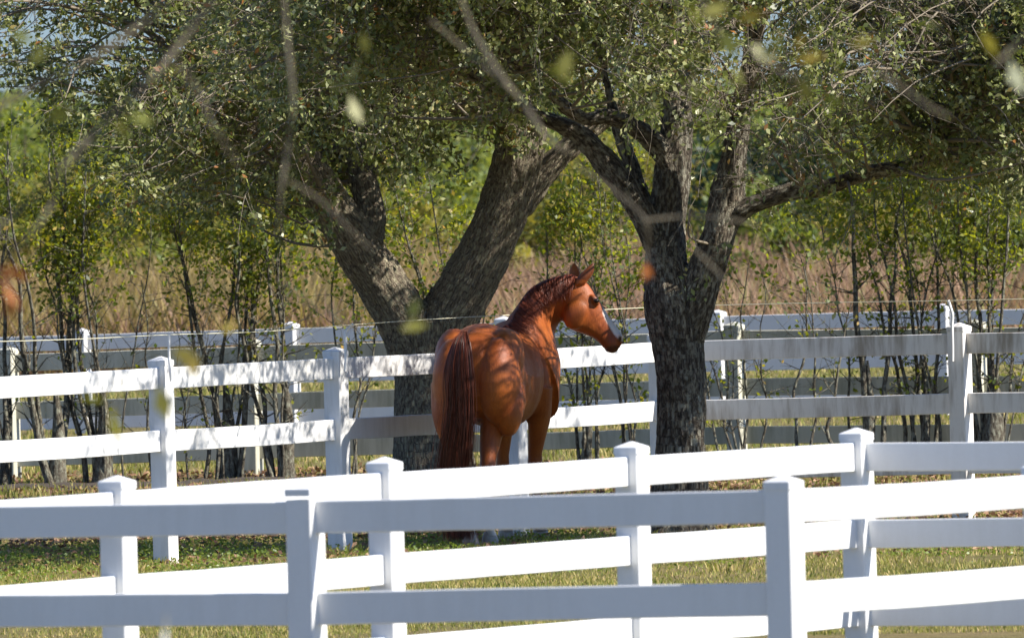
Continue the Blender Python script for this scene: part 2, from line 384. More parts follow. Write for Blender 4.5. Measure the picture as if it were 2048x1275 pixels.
# middle fence B: posts 237, 770, 1265, corner 1715
yb = 75.2; cb = Vector((P(1714, 900, yb).x, yb))
ptsB = [cb - VV * PL * 4, cb - VV * PL * 2.998, cb - VV * PL * 1.972, cb - VV * PL * .972, cb, cb + UV * PL, cb + UV * PL * 2]
topB = [P(-340, 988, ptsB[0].y).z, P(237, 950, ptsB[1].y).z, P(770, 913, ptsB[2].y).z, P(1265, 882, ptsB[3].y).z, P(1714, 855, yb).z,
        P(2580, 843, ptsB[5].y).z, P(3400, 830, ptsB[6].y).z]
B, pb, bb = fence('middle_fence', 'bright sunlit white three-rail fence between the nearest fence and the horse', 'fence',
    [(p.x, p.y, z) for p, z in zip(ptsB, topB)], (.075, .46, .852), lambda i: (V_CLEAN, V_CLEAN))
# paddock fence C
yc = 99.6; c0 = Vector((P(325, 850, yc).x, yc))
c1 = c0 + VV * PL * .96; c2 = c1 + VV * PL * 1.02; c3 = c2 + VV * PL * .87; c4 = c3 + UV * PL * .975
ptsC = [c0 - VV * PL * 2, c0 - VV * PL, c0, c1, c2, c3, c4, c4 + UV * PL]
topC = [None, P(-40, 733, ptsC[1].y).z, P(325, 712, c0.y).z, P(680, 693, c1.y).z, P(1026, 678, c2.y).z, P(1316, 662, c3.y).z, P(1915, 645, c4.y).z, P(2520, 634, ptsC[7].y).z]
topC[0] = topC[1]
Cf, pc, bc = fence('paddock_fence', 'white three-rail fence just behind the horse, shadow dappled left and algae stained right', 'fence',
    [(p.x, p.y, z) for p, z in zip(ptsC, topC)], (.075, .49, .91),
    lambda i: (V_DIRTY if i > 5.9 else V_PAD, V_DIRTY if i > 5.1 else V_PAD))
for ch in Cf.children:
    if ch.name.startswith('rail') and ch.data.materials[0] is V_DIRTY: ch['label'] = 'grey white rail streaked with brown algae'
# wire holders: bent white rods clipped to posts of C
def holder(px, base_py, pts, Y, r=.011):
    t = Tubes(); q = [P(a, b, Y) - bc for a, b in pts]
    t.add(curve_pts([(*v, r) for v in q], 5)[:, :3], r, 8); o = t.build('wire_holder', V_PAD, Cf)
    return o
h1 = holder(0, 0, [(342, 762), (340, 735), (338, 705), (338, 668)], c0.y - .10, .009)
h2 = holder(0, 0, [(690, 742), (692, 715), (691, 690), (692, 664), (698, 655), (707, 648)], c1.y - .10)
h3 = holder(0, 0, [(1905, 722), (1905, 690), (1904, 650), (1905, 630), (1900, 612), (1896, 600)], c4.y - .10)
wt = Tubes()
wp = [P(-60, 684, c0.y - 2.4), P(150, 678, c0.y - 1), P(338, 669, c0.y - .1), P(520, 663, c0.y + 1), P(706, 649, c1.y - .1), P(880, 637, c2.y - 1.0), P(1050, 628, c2.y), P(1310, 614, c3.y), P(1600, 606, c3.y - .4), P(1896, 601, c4.y - .1), P(2110, 596, c4.y - .4)]
wt.add(curve_pts([(*v, 0) for v in wp], 6)[:, :3], .0026, 5)
wm, wn, wb = newmat('fence_wire'); wb.inputs['Base Color'].default_value = (.75, .7, .5, 1); wb.inputs['Roughness'].default_value = .4
tag(wt.build('fence_wire', wm), 'thin pale electric wire strung above the paddock fence behind the horse', 'wire')
# D, E
def flatrow(name, label, pxs, pys, Yc, slope, drops, mat, Yoff=None):
    posts = []
    for px, py in zip(pxs, pys):
        x0 = (px - 1024) / F * Yc; Yp = Yc - slope * x0; p = P(px, py, Yp); posts.append(tuple(p))
    return fence(name, label, 'fence', posts, drops, lambda i: (mat, mat))
flatrow('weathered_fence', 'grey-green weathered three-rail fence standing directly behind the hedge stems', [-468, 16, 500, 984, 1468, 1952, 2436],
        [706, 692, 675, 660, 643, 638, 632], 122.5, .30, (.07, .46, .85), V_OLD)
flatrow('far_fence', 'farthest white three-rail fence seen behind the hedge against the field', [-254, 163, 580, 1007, 1435, 1885, 2340],
        [668, 656, 643, 632, 619, 607, 596], 139.5, .30, (.062, .43, .80), V_FAR)

tufts([(p.x, p.y) for p in ptsC] + [(1.15, 103), (1.4, 102.8), (-.65, 111.8)] + [(rng.uniform(-3, 3), rng.uniform(88, 104)) for _ in range(22)], 70, .15, .08)
# ------------------------------------------------------------------ trees
def push(me, disp):                      # move every vertex along its normal
    n = len(me.vertices); c = np.empty(n * 3, np.float32); me.vertices.foreach_get('co', c)
    nr = np.array([tuple(x.vector) for x in me.vertex_normals], np.float32)
    me.vertices.foreach_set('co', (c.reshape(-1, 3) + nr * np.array(disp, np.float32)[:, None]).ravel()); me.update()
def bark_attr(me, segs, ridge_amp, off):
    n = len(me.vertices); co_ = np.empty(n * 3, np.float32); me.vertices.foreach_get('co', co_); co_ = co_.reshape(-1, 3).astype(float)
    best = np.full(n, 1e9); A_ = np.zeros((n, 3)); Lc = 0
    for pts in segs:
        Lc += 3.7; acc = Lc
        for i in range(len(pts) - 1):
            a, b = pts[i, :3], pts[i + 1, :3]; d = b - a; l = np.linalg.norm(d); d = d / l
            t = np.clip(((co_ - a) * d).sum(1), 0, l); q = a + t[:, None] * d; rv = co_ - q; dist = np.linalg.norm(rv, axis=1) - pts[i, 3]
            k = dist < best; best[k] = dist[k]
            ref = np.array([0, 1, 0]) if abs(d[1]) < .8 else np.array([1, 0, 0])
            u = np.cross(d, ref); u /= np.linalg.norm(u); v = np.cross(d, u); rr = unit(rv) * pts[i, 3]
            A_[k, 0] = (rr * u).sum(1)[k]; A_[k, 1] = (rr * v).sum(1)[k]; A_[k, 2] = (acc + t)[k]; acc += l
    at = me.attributes.new('bark', 'FLOAT_VECTOR', 'POINT'); at.data.foreach_set('vector', A_.astype(np.float32).ravel())
    # lumpy displacement
    vs = me.vertices
    disp = [noise.noise(Vector((a[0] * 9, a[1] * 9, a[2] * 3))) * .018 + (abs(noise.noise(Vector((a[0] * 38, a[1] * 38, a[2] * 7)))) - .2) * ridge_amp for a in A_]
    push(me, disp)
def limb(ctrl, n=7):
    """ctrl rows: (px, py, Y, diameter in photo px)"""
    rows = [(*P(a, b, Y), dpx / 2 * Y / F) for a, b, Y, dpx in ctrl]
    return curve_pts(rows, n)
def wood(limbs, vox, root, name, mat, ridge=.02, k=18):
    base = np.array(root.location); parts = []
    for pts in limbs:
        p = pts[:, :3] - base; t = unit(np.gradient(p, axis=0)); ref = np.array([0, 1., 0]); rings = []
        for i in range(len(p)):
            u = np.cross(t[i], ref); u /= np.linalg.norm(u); v = np.cross(t[i], u); r = pts[i, 3]
            rings.append([p[i] + r * (math.cos(a) * u + math.sin(a) * v) for a in np.arange(k) * 2 * math.pi / k])
        parts.append(loft(rings))
    me = remesh(*merge(parts), vox, 5, .5)
    segs = [np.c_[l[:, :3] - base, l[:, 3]] for l in limbs]
    bark_attr(me, segs, ridge, None)
    return link(me, name, mat, root, True)

def crown(root, limbs, targets, tw, leafL, nl, name_tw='branches', leafmat_=OAKLEAF, twigmat=TWIG, scale=None, bare=.2, twl=(.18, .5), wood_r=.0042):
    """boughs from the limbs to every target, with twigs and leaves on them"""
    base = np.array(root.location); LPs = np.concatenate([l[len(l) // 3:] for l in limbs]); T = Tubes(); LC = []; LD = []; LS = []
    for i, tg in enumerate(targets):
        big = rng.random() < .3
        sc_ = 1.0 if scale is None else scale[i]
        d = np.linalg.norm(LPs[:, :3] - tg, axis=1) + np.maximum(0, LPs[:, 2] - tg[2]) * 1.0 + rng.uniform(0, .5, len(LPs))
        j = int(np.argmin(d)); a = LPs[j, :3]; dist = np.linalg.norm(tg - a)
        mid = (a + tg) / 2 + rng.normal(size=3) * .08 * dist + np.array([0, 0, .10 * dist])
        m1 = a * .6 + mid * .4 + rng.normal(size=3) * .04 * dist; m2 = mid * .5 + tg * .5 + rng.normal(size=3) * .05 * dist
        bp = curve_pts(np.array([a, m1, mid, m2, tg]), 3)
        r0 = min(LPs[j, 3] * .6, wood_r + .005 * dist)
        T.add(bp, (r0, wood_r * .5), 4)
        nb = len(bp)
        for q in range(tw):
            u = rng.uniform(.35, 1) * (nb - 1); k = int(min(u, nb - 2)); s0 = bp[k] + (bp[k + 1] - bp[k]) * (u - k)
            dr = unit(rng.normal(size=3) + (tg - a) / max(dist, .1) * .7 + np.array([0, 0, -.1])); ln = rng.uniform(*twl) * sc_
            b1 = s0 + dr * ln * .5 + rng.normal(size=3) * .05 * ln; b2 = s0 + dr * ln + np.array([0, 0, -.12 * ln]) + rng.normal(size=3) * .08 * ln
            T.add([s0, b1, b2], (wood_r * .6, wood_r * .28), 3)
            if rng.random() < bare: continue
            m = int(nl * (1.8 if big else .75)); f = (.15 + .9 * rng.beta(2.6, 1.3, m))[:, None]
            pos = np.where(f < .5, s0 + (b1 - s0) * f * 2, b1 + (b2 - b1) * (f - .5) * 2) + rng.normal(size=(m, 3)) * .028 * sc_
            LC.append(pos); LD.append(dr + rng.normal(size=(m, 3)) * .9); LS.append(rng.uniform(leafL[0], leafL[1], m) * sc_)
    T.build(name_tw, twigmat, root, off=base)
    C = np.concatenate(LC); D = np.concatenate(LD); S = np.concatenate(LS)
    t = C[:, 0] / sd.x; q = C - np.array(sd)[None] * t[:, None]          # where each leaf's shadow passes the horse
    near = (t > 0) & (q[:, 1] > 100.9) & (q[:, 1] < 103.6) & (q[:, 2] > .7) & (q[:, 2] < 2.1)
    drop = np.zeros(len(C), bool)
    for i in np.nonzero(near)[0]:
        a, b_ = float(q[i, 1]), float(q[i, 2]); drop[i] = noise.noise(Vector((a * 2.7, b_ * 3.4, 4.4))) + .5 * noise.noise(Vector((a * 8, b_ * 8, 1.4))) > -.15 or rng.random() < .2 or (103.0 < a < 103.5 and .7 < b_ < 1.2 and rng.random() < .9)
    C, D, S = C[~drop], D[~drop], S[~drop]
    V, Fc = leaf_arrays(C - base, D, S, .52)
    link(npmesh(V, Fc), 'crown', leafmat_, root)

def bottom(table):
    a = np.array(table, float); return lambda px: np.interp(px, a[:, 0], a[:, 1])
def sample(n, xr, yr, zmax, bot, hole=None, dens=.0, spread=0):
    res = []
    while len(res) < n:
        Y = rng.uniform(*yr); x = rng.uniform(*xr); z = rng.uniform(1.8, zmax); px = 1024 + F * x / Y
        pyl = bot(px) ; zb = P(px, pyl, Y).z
        if z < zb: continue
        if noise.noise(Vector((x * .9, Y * .7, z * 1.3))) < dens + rng.uniform(-.25, .25): continue
        if hole and hole(x, Y, z): continue
        res.append((x, Y, z))
    return np.array(res)

# --- forked oak behind the paddock fence
Y1 = 112
o1 = tag(empty('oak_tree', (P(848, 1000, Y1).x, Y1, 0)), 'large oak forking low into two thick ridged limbs, standing behind the horse', 'tree')
L1 = [limb([(850, 1040, Y1, 190), (848, 1000, Y1, 150), (846, 950, Y1, 128), (846, 850, Y1, 118), (848, 750, Y1, 118), (850, 690, Y1, 128), (852, 640, Y1, 140)]),
      limb([(838, 740, Y1, 100), (812, 650, Y1 - .05, 108), (765, 570, Y1 - .15, 98), (712, 490, Y1 - .3, 92), (655, 400, Y1 - .4, 84), (600, 320, Y1 - .5, 74), (530, 270, Y1 - .6, 55), (450, 200, Y1 - .8, 45), (380, 60, Y1 - 1, 36), (300, -200, Y1 - 1.4, 24)]),
      limb([(735, 500, Y1 - .3, 50), (742, 430, Y1 - .2, 60), (728, 370, Y1 - .1, 58), (715, 310, Y1, 44), (700, 200, Y1 + .2, 36), (720, 20, Y1 + .4, 30), (690, -250, Y1 + .6, 20)]),
      limb([(862, 740, Y1, 100), (890, 650, Y1, 118), (935, 570, Y1 - .05, 112), (985, 470, Y1 - .1, 104), (1022, 370, Y1 - .15, 100), (1040, 290, Y1 - .2, 100), (1045, 210, Y1 - .2, 96), (1020, 60, Y1 - .3, 80), (1010, -150, Y1 - .3, 60), (980, -420, Y1 - .3, 36)]),
      limb([(1045, 420, Y1 - .1, 40), (1080, 360, Y1 - .05, 50), (1130, 300, Y1, 46), (1210, 235, Y1 + .2, 42), (1290, 180, Y1 + .4, 38), (1420, 90, Y1 + .7, 30), (1560, -60, Y1 + 1, 22)]),
      limb([(1030, 270, Y1 - .4, 40), (980, 235, Y1 - .7, 30), (900, 222, Y1 - .9, 26), (800, 235, Y1 - 1.2, 22), (720, 200, Y1 - 1.4, 16)])]
wood(L1, .015, o1, 'trunk', BARK1, .022)
bot1 = bottom([(-300, 190), (0, 180), (130, 260), (220, 380), (400, 440), (560, 400), (640, 310), (700, 330), (830, 330), (900, 250), (960, 215), (1100, 215), (1300, 210), (1500, 230), (1700, 280), (2300, 290)])
holeL = lambda x, Y, z: (x < -2.1 and z > 3.05 and (x + 3.1) ** 2 / .5 + (z - 3.5) ** 2 / .18 < 1) or ((x - .82) ** 2 / .05 + (z - 3.3) ** 2 / .2 < 1)
T1 = sample(560, (-4.3, 1.6), (108.3, 115.5), 4.3, bot1, holeL, -.12)
T1b = sample(50, (-5.5, 4), (107.5, 116), 7.0, lambda px: -20, None, -.1)
crown(o1, L1, np.vstack([T1, T1b]), 10, (.038, .068), 17, scale=np.r_[np.ones(len(T1)), np.full(len(T1b), 1.7)])

# --- lichen barked oak right of the horse
Y2 = 103
o2 = tag(empty('oak_tree', (P(1358, 1060, Y2).x, Y2, 0)), 'dark lichen spotted oak with an upright forked trunk to the right of the horse', 'tree')
L2 = [limb([(1360, 1095, Y2, 190), (1358, 1060, Y2, 150), (1358, 1020, Y2, 124), (1360, 900, Y2, 103), (1362, 780, Y2, 98), (1358, 700, Y2, 102), (1351, 640, Y2, 116), (1342, 590, Y2, 114), (1332, 520, Y2, 84), (1336, 440, Y2 + .05, 74), (1345, 350, Y2 + .05, 74), (1352, 270, Y2 + .05, 64), (1355, 180, Y2 + .1, 52), (1345, 60, Y2 + .15, 46), (1340, -200, Y2 + .2, 34), (1300, -420, Y2 + .3, 22)]),
      limb([(1365, 690, Y2, 80), (1388, 610, Y2 - .05, 84), (1412, 540, Y2 - .1, 72), (1438, 470, Y2 - .15, 68), (1455, 390, Y2 - .2, 64), (1468, 310, Y2 - .25, 54), (1482, 220, Y2 - .3, 42), (1510, 80, Y2 - .4, 34), (1540, -180, Y2 - .5, 24)]),
      limb([(1322, 520, Y2, 40), (1290, 440, Y2 - .05, 52), (1245, 365, Y2 - .1, 50), (1200, 310, Y2 - .1, 46), (1150, 262, Y2 - .15, 38), (1090, 235, Y2 - .3, 28), (1000, 190, Y2 - .5, 20), (880, 100, Y2 - .8, 13)]),
      limb([(1310, 460, Y2 + .1, 24), (1285, 385, Y2 + .15, 30), (1262, 320, Y2 + .2, 30), (1240, 265, Y2 + .25, 24), (1215, 180, Y2 + .3, 18), (1190, 60, Y2 + .3, 12)]),
      limb([(1342, 340, Y2, 40), (1315, 292, Y2 - .05, 44), (1270, 258, Y2 - .15, 36), (1215, 235, Y2 - .25, 34), (1160, 232, Y2 - .4, 24), (1080, 170, Y2 - .7, 16), (960, 60, Y2 - 1.2, 12), (840, -90, Y2 - 1.6, 9)]),
      limb([(1425, 480, Y2 - .15, 40), (1475, 425, Y2 - .2, 44), (1540, 397, Y2 - .25, 36), (1590, 380, Y2 - .3, 33), (1640, 378, Y2 - .35, 33), (1740, 345, Y2 - .5, 30), (1835, 325, Y2 - .6, 32), (1870, 265, Y2 - .7, 30), (1960, 200, Y2 - .8, 26), (2060, 150, Y2 - 1, 22), (2300, 0, Y2 - 1.2, 14)])]
wood(L2, .014, o2, 'trunk', BARK2, .02)
bot2 = bottom([(300, 120), (500, 230), (600, 190), (760, 150), (900, 130), (1050, 200), (1250, 120), (1330, 230), (1480, 255), (1600, 270), (1750, 265), (1900, 340), (2100, 400), (2500, 430)])
hole2 = lambda x, Y, z: (x > 1.3 and Y > 102.9) or ((x - .78) ** 2 / .08 + (z - 3.35) ** 2 / .22 < 1) or (x > 1.6 and z < 3.4 and Y > 102.0 and rng.random() < .5)
def raygap(x, Y, z):                     # openings in the crown that let the sun reach the horse
    for q, rad in (((.0, 101.4, 1.25), .38), ((.45, 102.9, 1.6), .2), ((-.25, 101.4, 1.5), .2)):
        v = Vector((x, Y, z)) - Vector(q); t = v.dot(sd)
        if t > 0 and (v - sd * t).length < rad: return True
    return False
hole2b = hole2
T2 = sample(580, (-2.3, 4.4), (99.0, 104.2), 4.2, bot2, hole2b, -.05)
T2b = sample(60, (-1.5, 7.5), (98.9, 103.1), 6.8, lambda px: -20, lambda x, Y, z: raygap(x, Y, z), -.02)
T2c = sample(115, (-.6, 3.0), (97.6, 101.2), 5.2, lambda px: 60, lambda x, Y, z: raygap(x, Y, z), -.2)
T2d = np.array([np.array((0, 102.0, 1.25)) + np.array(sd) * t + rng.normal(size=3) * np.array((.25, .55, .35)) for t in rng.uniform(1.9, 5.2, 60)])  # extra boughs added along the sun's path to dapple the horse with shade
T2c = np.vstack([T2c, T2d])
crown(o2, L2, np.vstack([T2, T2c, T2b]), 10, (.036, .064), 18, scale=np.r_[np.ones(len(T2) + len(T2c)), np.full(len(T2b), 1.6)])

# --- oak beyond the right edge whose crown reaches in
o3 = tag(empty('oak_tree', (6.2, 110.5, 0)), 'oak with trunk out of view, its leafy crown filling the upper right corner', 'tree')
L3 = [curve_pts([(6.2, 110.5, -.1, .3), (6.2, 110.5, .8, .23), (6.1, 110.4, 2.0, .2), (5.9, 110.4, 3.2, .15), (6.0, 110.4, 4.6, .1), (6.1, 110.5, 6.2, .05)], 6),
      curve_pts([(6.15, 110.4, 1.7, .12), (5.5, 110.3, 2.4, .11), (4.6, 110.1, 2.9, .09), (3.6, 110.0, 3.3, .06), (2.4, 110.0, 3.7, .035)], 6)]
wood(L3, .02, o3, 'trunk', BARK1, .02)
bot3 = bottom([(1400, 200), (1600, 240), (1750, 270), (2100, 380), (3000, 430)])
T3 = sample(270, (2.0, 5.2), (108.5, 113), 4.4, bot3, None, -.1)
T3b = sample(40, (3.5, 9), (107.5, 113.5), 6.4, lambda px: 0, None, -.1)
crown(o3, L3, np.vstack([T3, T3b]), 10, (.038, .066), 20, scale=np.r_[np.ones(len(T3)), np.full(len(T3b), 1.9)])

# ------------------------------------------------------------------ hedge shrubs
def shrub(px, label, stems, r0, spread, h, leafn, low=.1, Y=120.5, leaf_lo=1.45, group='shrubs in the hedge row', butt=0, mat=None):
    b = P(px, 950, Y); root = tag(empty('hedge_shrub', (b.x, Y, 0)), label, 'shrub', group); base = np.array((b.x, Y, 0.)); T = Tubes(); tips = []
    if butt: T.add(curve_pts([(0, 0, -.05, 0), (.01, 0, .2, 0), (.03, 0, .5, 0), (.01, 0, .85, 0)], 4)[:, :3], np.interp(np.linspace(0, 1, 12), [0, .2, .7, 1], [butt * 1.3, butt * .85, butt * .6, butt * .15])[:12], 10)
    for i in range(stems):
        a = rng.uniform(0, 2 * math.pi); lean = rng.uniform(.1, 1.15) * spread * 1.25; hh = h * rng.uniform(.75, 1.08); rr = r0 * rng.uniform(.3, .95)
        x0, y0 = rng.normal() * .05 + butt * .6 * math.cos(a), rng.normal() * .05
        pts = []; kx = 0; ky = 0
        for t in np.linspace(0, 1, 9):
            kx += rng.normal() * .032; ky += rng.normal() * .02
            pts.append((x0 + math.cos(a) * lean * t ** 1.3 + kx, y0 + math.sin(a) * lean * t ** 1.3 * .8 + ky, -.03 + hh * t))
        pts = np.array(pts); T.add(curve_pts(pts, 3), (rr, rr * .25), 6)
        for q in range(int(9 * h)):
            u = rng.uniform(.12, 1) ** .8; k = min(int(u * 8), 7); s0 = pts[k] + (pts[k + 1] - pts[k]) * (u * 8 - k)
            dr = unit(np.array([rng.normal(), rng.normal() * .8, rng.uniform(.3, 1.4)])); ln = rng.uniform(.15, .55) * (.5 + .7 * u)
            e = s0 + dr * ln + rng.normal(size=3) * .03; mid = s0 + dr * ln * .5 + rng.normal(size=3) * .03
            T.add([s0, mid, e], (rr * .3 * (1.1 - u) + .0025, .0014), 3)
            tips.append((s0, mid, e))
            for _ in range(2):
                d2 = unit(dr + rng.normal(size=3) * .7); e2 = mid + d2 * ln * .6; T.add([mid, e2], (.0022, .001), 3); tips.append((mid, (mid + e2) / 2, e2))
    tr = T.build('trunk', BARKH, root)
    n = len(tr.data.vertices); cc = np.empty(n * 3, np.float32); tr.data.vertices.foreach_get('co', cc)
    at = tr.data.attributes.new('bark', 'FLOAT_VECTOR', 'POINT'); at.data.foreach_set('vector', cc)
    C = []; D = []
    for s0, m, e in tips:
        z = e[2]; p = 1.0 if z > leaf_lo + .25 else (low + (1 - low) * max(0, (z - leaf_lo + .25) / .5) if z > leaf_lo - .25 else low)
        k = rng.binomial(leafn, p)
        if not k or noise.noise(Vector(tuple((e + base) * 2.1))) < -.2: continue
        f = rng.uniform(.3, 1.05, k)[:, None]; C.append(s0 + (e - s0) * f + rng.normal(size=(k, 3)) * .035); D.append(rng.normal(size=(k, 3)) + np.array([0, 0, -.5]))
    C = np.concatenate(C); D = np.concatenate(D)
    link(npmesh(*leaf_arrays(C, D, rng.uniform(.035, .062, len(C)), .6, .08)), 'foliage', mat or HEDGELEAF, root)
sh = [(8, 'multi stemmed hedge shrub cut off by the left edge of the view', 6, .03, .35, 2.7, 7, .07, .05),
      (112, 'hedge shrub with one smooth forking trunk near the left edge', 4, .045, .75, 2.8, 7, .05, .085),
      (205, 'hedge shrub with a thick dark bundled stem, third from the left', 11, .03, .45, 2.9, 6, .06, .1),
      (330, 'thin twiggy half bare hedge shrub left of the second paddock fence post', 5, .018, .4, 1.7, 3, .05, 0),
      (452, 'hedge shrub of clustered upright stems between the two left paddock posts', 9, .032, .45, 2.8, 7, .08, .09),
      (572, 'hedge shrub with dense leafy suckers just left of the hooked wire post', 9, .03, .5, 2.8, 7, .15, .08),
      (705, 'slim leafy hedge shrub right beside the hooked wire post', 4, .02, .35, 2.5, 7, .35, 0),
      (940, 'leafy hedge shrub seen through the fork of the big oak', 6, .022, .6, 2.7, 8, .4, 0),
      (1175, 'low leafy hedge shrub under the head of the horse', 8, .02, .4, 2.3, 7, .4, .04),
      (1275, 'narrow hedge shrub just left of the lichen spotted oak', 6, .02, .3, 2.4, 6, .3, 0),
      (1492, 'small leafy hedge shrub against the weathered post right of the dark oak', 8, .018, .42, 1.65, 4, .2, 0),
      (1640, 'thin single stemmed hedge shrub with few leaves', 3, .02, .28, 1.8, 4, .2, 0),
      (1738, 'tall hedge shrub with one smooth trunk forking above the top rail', 4, .04, .6, 2.7, 7, .12, .06),
      (1850, 'bushy many stemmed hedge shrub left of the stained corner post', 10, .024, .5, 2.8, 7, .2, .05),
      (1985, 'broad dark hedge shrub with a thick base at the right edge', 12, .03, .5, 2.8, 7, .15, .12)]
for px, lb, st, r0, sp, h, ln, low, butt in sh:
    st = max(3, int(st * .78)); ln = ln + 6
    shrub(px, lb, st, r0, sp, h, ln, low * .6, 120.5 + rng.uniform(-.4, .4), butt=butt, leaf_lo=1.68)

soil = plain('dark_soil', (.06, .043, .028), .95, .6, 14)
xs_ = np.linspace(-9, 7, 90); V = []; Fc = []
for i, x in enumerate(xs_):
    w_ = .9 + .35 * noise.noise(Vector((x * 1.3, 0, 7))); yc_ = 119.9 + .3 * noise.noise(Vector((x * .8, 3, 1)))
    for j, t in enumerate((-1, -.6, -.2, .2, .6, 1)):
        V.append((x, yc_ + t * w_ + .15 * noise.noise(Vector((x * 4, t * 3, 2))), -.03 + .085 * (1 - t * t) + .02 * noise.noise(Vector((x * 5, t * 4, 5)))))
for i in range(89):
    for j in range(5): Fc.append((i * 6 + j, (i + 1) * 6 + j, (i + 1) * 6 + j + 1, i * 6 + j + 1))
tag(link(mesh(V, Fc), 'soil_bank', soil, None, True), 'low bank of dark bare soil along the foot of the hedge', 'soil', kind='structure')

# ------------------------------------------------------------------ field and background bushes
def tall(name, mat, N, y0, y1, h0, h1, label, xlo=-1, xhi=1):
    Y = rng.uniform(y0, y1, N); Xx = rng.uniform(xlo, xhi, N) * (Y * 1024 / F + 1.5)
    g = np.array([noise.noise(Vector((x * .35, y * .12, 1.7))) for x, y in zip(Xx, Y)])
    h = rng.uniform(h0, h1, N) * (1 + .8 * g); wd = rng.uniform(.01, .026, N); a = rng.uniform(0, np.pi, N); la = rng.uniform(0, 2 * np.pi, N)
    B_ = np.stack([Xx, Y, 0 * Xx], 1); S = np.stack([np.cos(a), np.sin(a), 0 * a], 1) * wd[:, None] / 2
    Ld = np.stack([np.cos(la) * h * .5, np.sin(la) * h * .5, h * rng.uniform(.7, 1, N)], 1)
    V = np.empty((N, 4, 3)); V[:, 0] = B_ - S; V[:, 1] = B_ + S; V[:, 2] = B_ + Ld; V[:, 3] = B_ - S * 2 + Ld * .7
    tag(link(npmesh(V.reshape(-1, 3), np.arange(4 * N).reshape(-1, 4)), name, mat), label, 'grass', kind='stuff')
tall('tall_grass', TALLG, 60000, 172, 228, .5, .95, 'tall dry reddish brown grass of the field beyond the far fence')
tall('tall_grass', TALLY, 26000, 172, 232, .6, 1.15, 'golden dry grass of the field on the left', -1, -.1)

def bush(px, Y, h, wd, label, mat, n=2600, name='field_bush', dp=None):
    x = (px - 1024) / F * Y; root = tag(empty(name, (x, Y, 0)), label, 'bush', 'blurred bushes beyond the field'); dp = dp or wd
    T = Tubes(); K = 16
    cl = []
    for i in range(K):
        a = rng.uniform(0, 2 * math.pi); rr = wd * .5 * math.sqrt(rng.uniform(0, 1)); zz = h * rng.uniform(.08, .86)
        sh_ = math.sqrt(max(.1, 1 - (zz / h - .45) ** 2 * 2.2))
        c = np.array([math.cos(a) * rr * sh_, math.sin(a) * rr * sh_ * dp / wd, zz]); cl.append((c, rng.uniform(.16, .3) * min(h, wd)))
        T.add([(0, 0, -.05), (c[0] * .4, c[1] * .4, zz * .5), tuple(c)], (.05, .012), 4)
    T.build('trunk', TWIG_D, root)
    C = []
    for c, r_ in cl:
        m = n // K; C.append(c + randdir(m) * (rng.uniform(.2, 1, (m, 1)) ** .5) * r_ * np.array([1.1, 1.1, .9]))
    C = np.concatenate(C); C = C[C[:, 2] > .02]; link(npmesh(*leaf_arrays(C, randdir(len(C)), rng.uniform(.09, .17, len(C)), .6)), 'crown', mat, root)
bl = [(60, 285, 3.7, 3.6, 'pale green bush blurred behind the left hedge top', BUSH_A), (300, 300, 3.4, 3.4, 'olive green bush behind the third hedge shrub', BUSH_A),
      (520, 270, 2.7, 3.2, 'yellow green bush seen between the hedge and the left oak limb', BUSH_Y), (190, 262, 2.2, 2.6, 'low golden bush in the field at left', BUSH_Y),
      (840, 280, 3.3, 3.0, 'blurred olive bush seen within the fork of the big oak', BUSH_A), (1000, 310, 3.0, 3.0, 'dull green bush behind the right limb of the forked oak', BUSH_D),
      (1165, 268, 2.45, 2.8, 'bright yellow green bush in the gap between both oaks', BUSH_Y), (1240, 300, 2.9, 2.4, 'green bush at the gap just left of the lichen spotted oak', BUSH_A),
      (1400, 260, 2.1, 2.2, 'yellowish bush low behind the fork of the lichen spotted oak', BUSH_Y),
      (1500, 246, 2.7, 2.4, 'bush with shade painted into its dark leaves, right of the lichen spotted oak', BUSH_D), (1650, 262, 2.4, 2.2, 'bright green bush among the dark ones at right', BUSH_A),
      (1780, 246, 2.75, 3.4, 'bluish green bush in painted shade tones behind the single trunk hedge shrub', BUSH_D), (1900, 258, 2.6, 2.5, 'mid green bush behind the stained corner post', BUSH_A),
      (2020, 246, 2.8, 3.0, 'bush in dark painted shade tones behind the hedge at the right edge', BUSH_D)]
bl += [(90, 212, 1.5, 2.4, 'low golden green brush in front of the field at the far left', BUSH_Y), (400, 222, 1.7, 2.2, 'sunlit yellow brush between the third and fifth hedge shrubs', BUSH_Y),
       (640, 232, 1.8, 2.2, 'olive brush beside the left limb of the forked oak', BUSH_A), (770, 240, 2.0, 1.8, 'yellowish brush low inside the fork of the big oak', BUSH_Y),
       (1100, 226, 1.5, 1.6, 'small golden brush above the head of the horse', BUSH_Y), (1490, 236, 1.75, 1.5, 'bright small bush at the right foot of the lichen spotted oak fork', BUSH_A), (1700, 240, 1.6, 1.6, 'small olive brush at the top of the reddish grass on the right', BUSH_Y)]
bl += [(250, 206, 1.2, 1.8, 'low olive tuft of brush above the far fence behind the second and third hedge shrubs', BUSH_A), (930, 216, 1.4, 1.6, 'yellow brush between the right limb of the forked oak and the horse ears', BUSH_Y),
       (1590, 214, 1.15, 1.3, 'low olive brush standing in the reddish grass', BUSH_A), (1830, 218, 1.35, 1.5, 'low yellow brush in the reddish grass before the dark bush', BUSH_Y), (1960, 210, 1.3, 1.6, 'green brush above the far fence at the right edge', BUSH_A)]
for b_ in bl: bush(*b_)
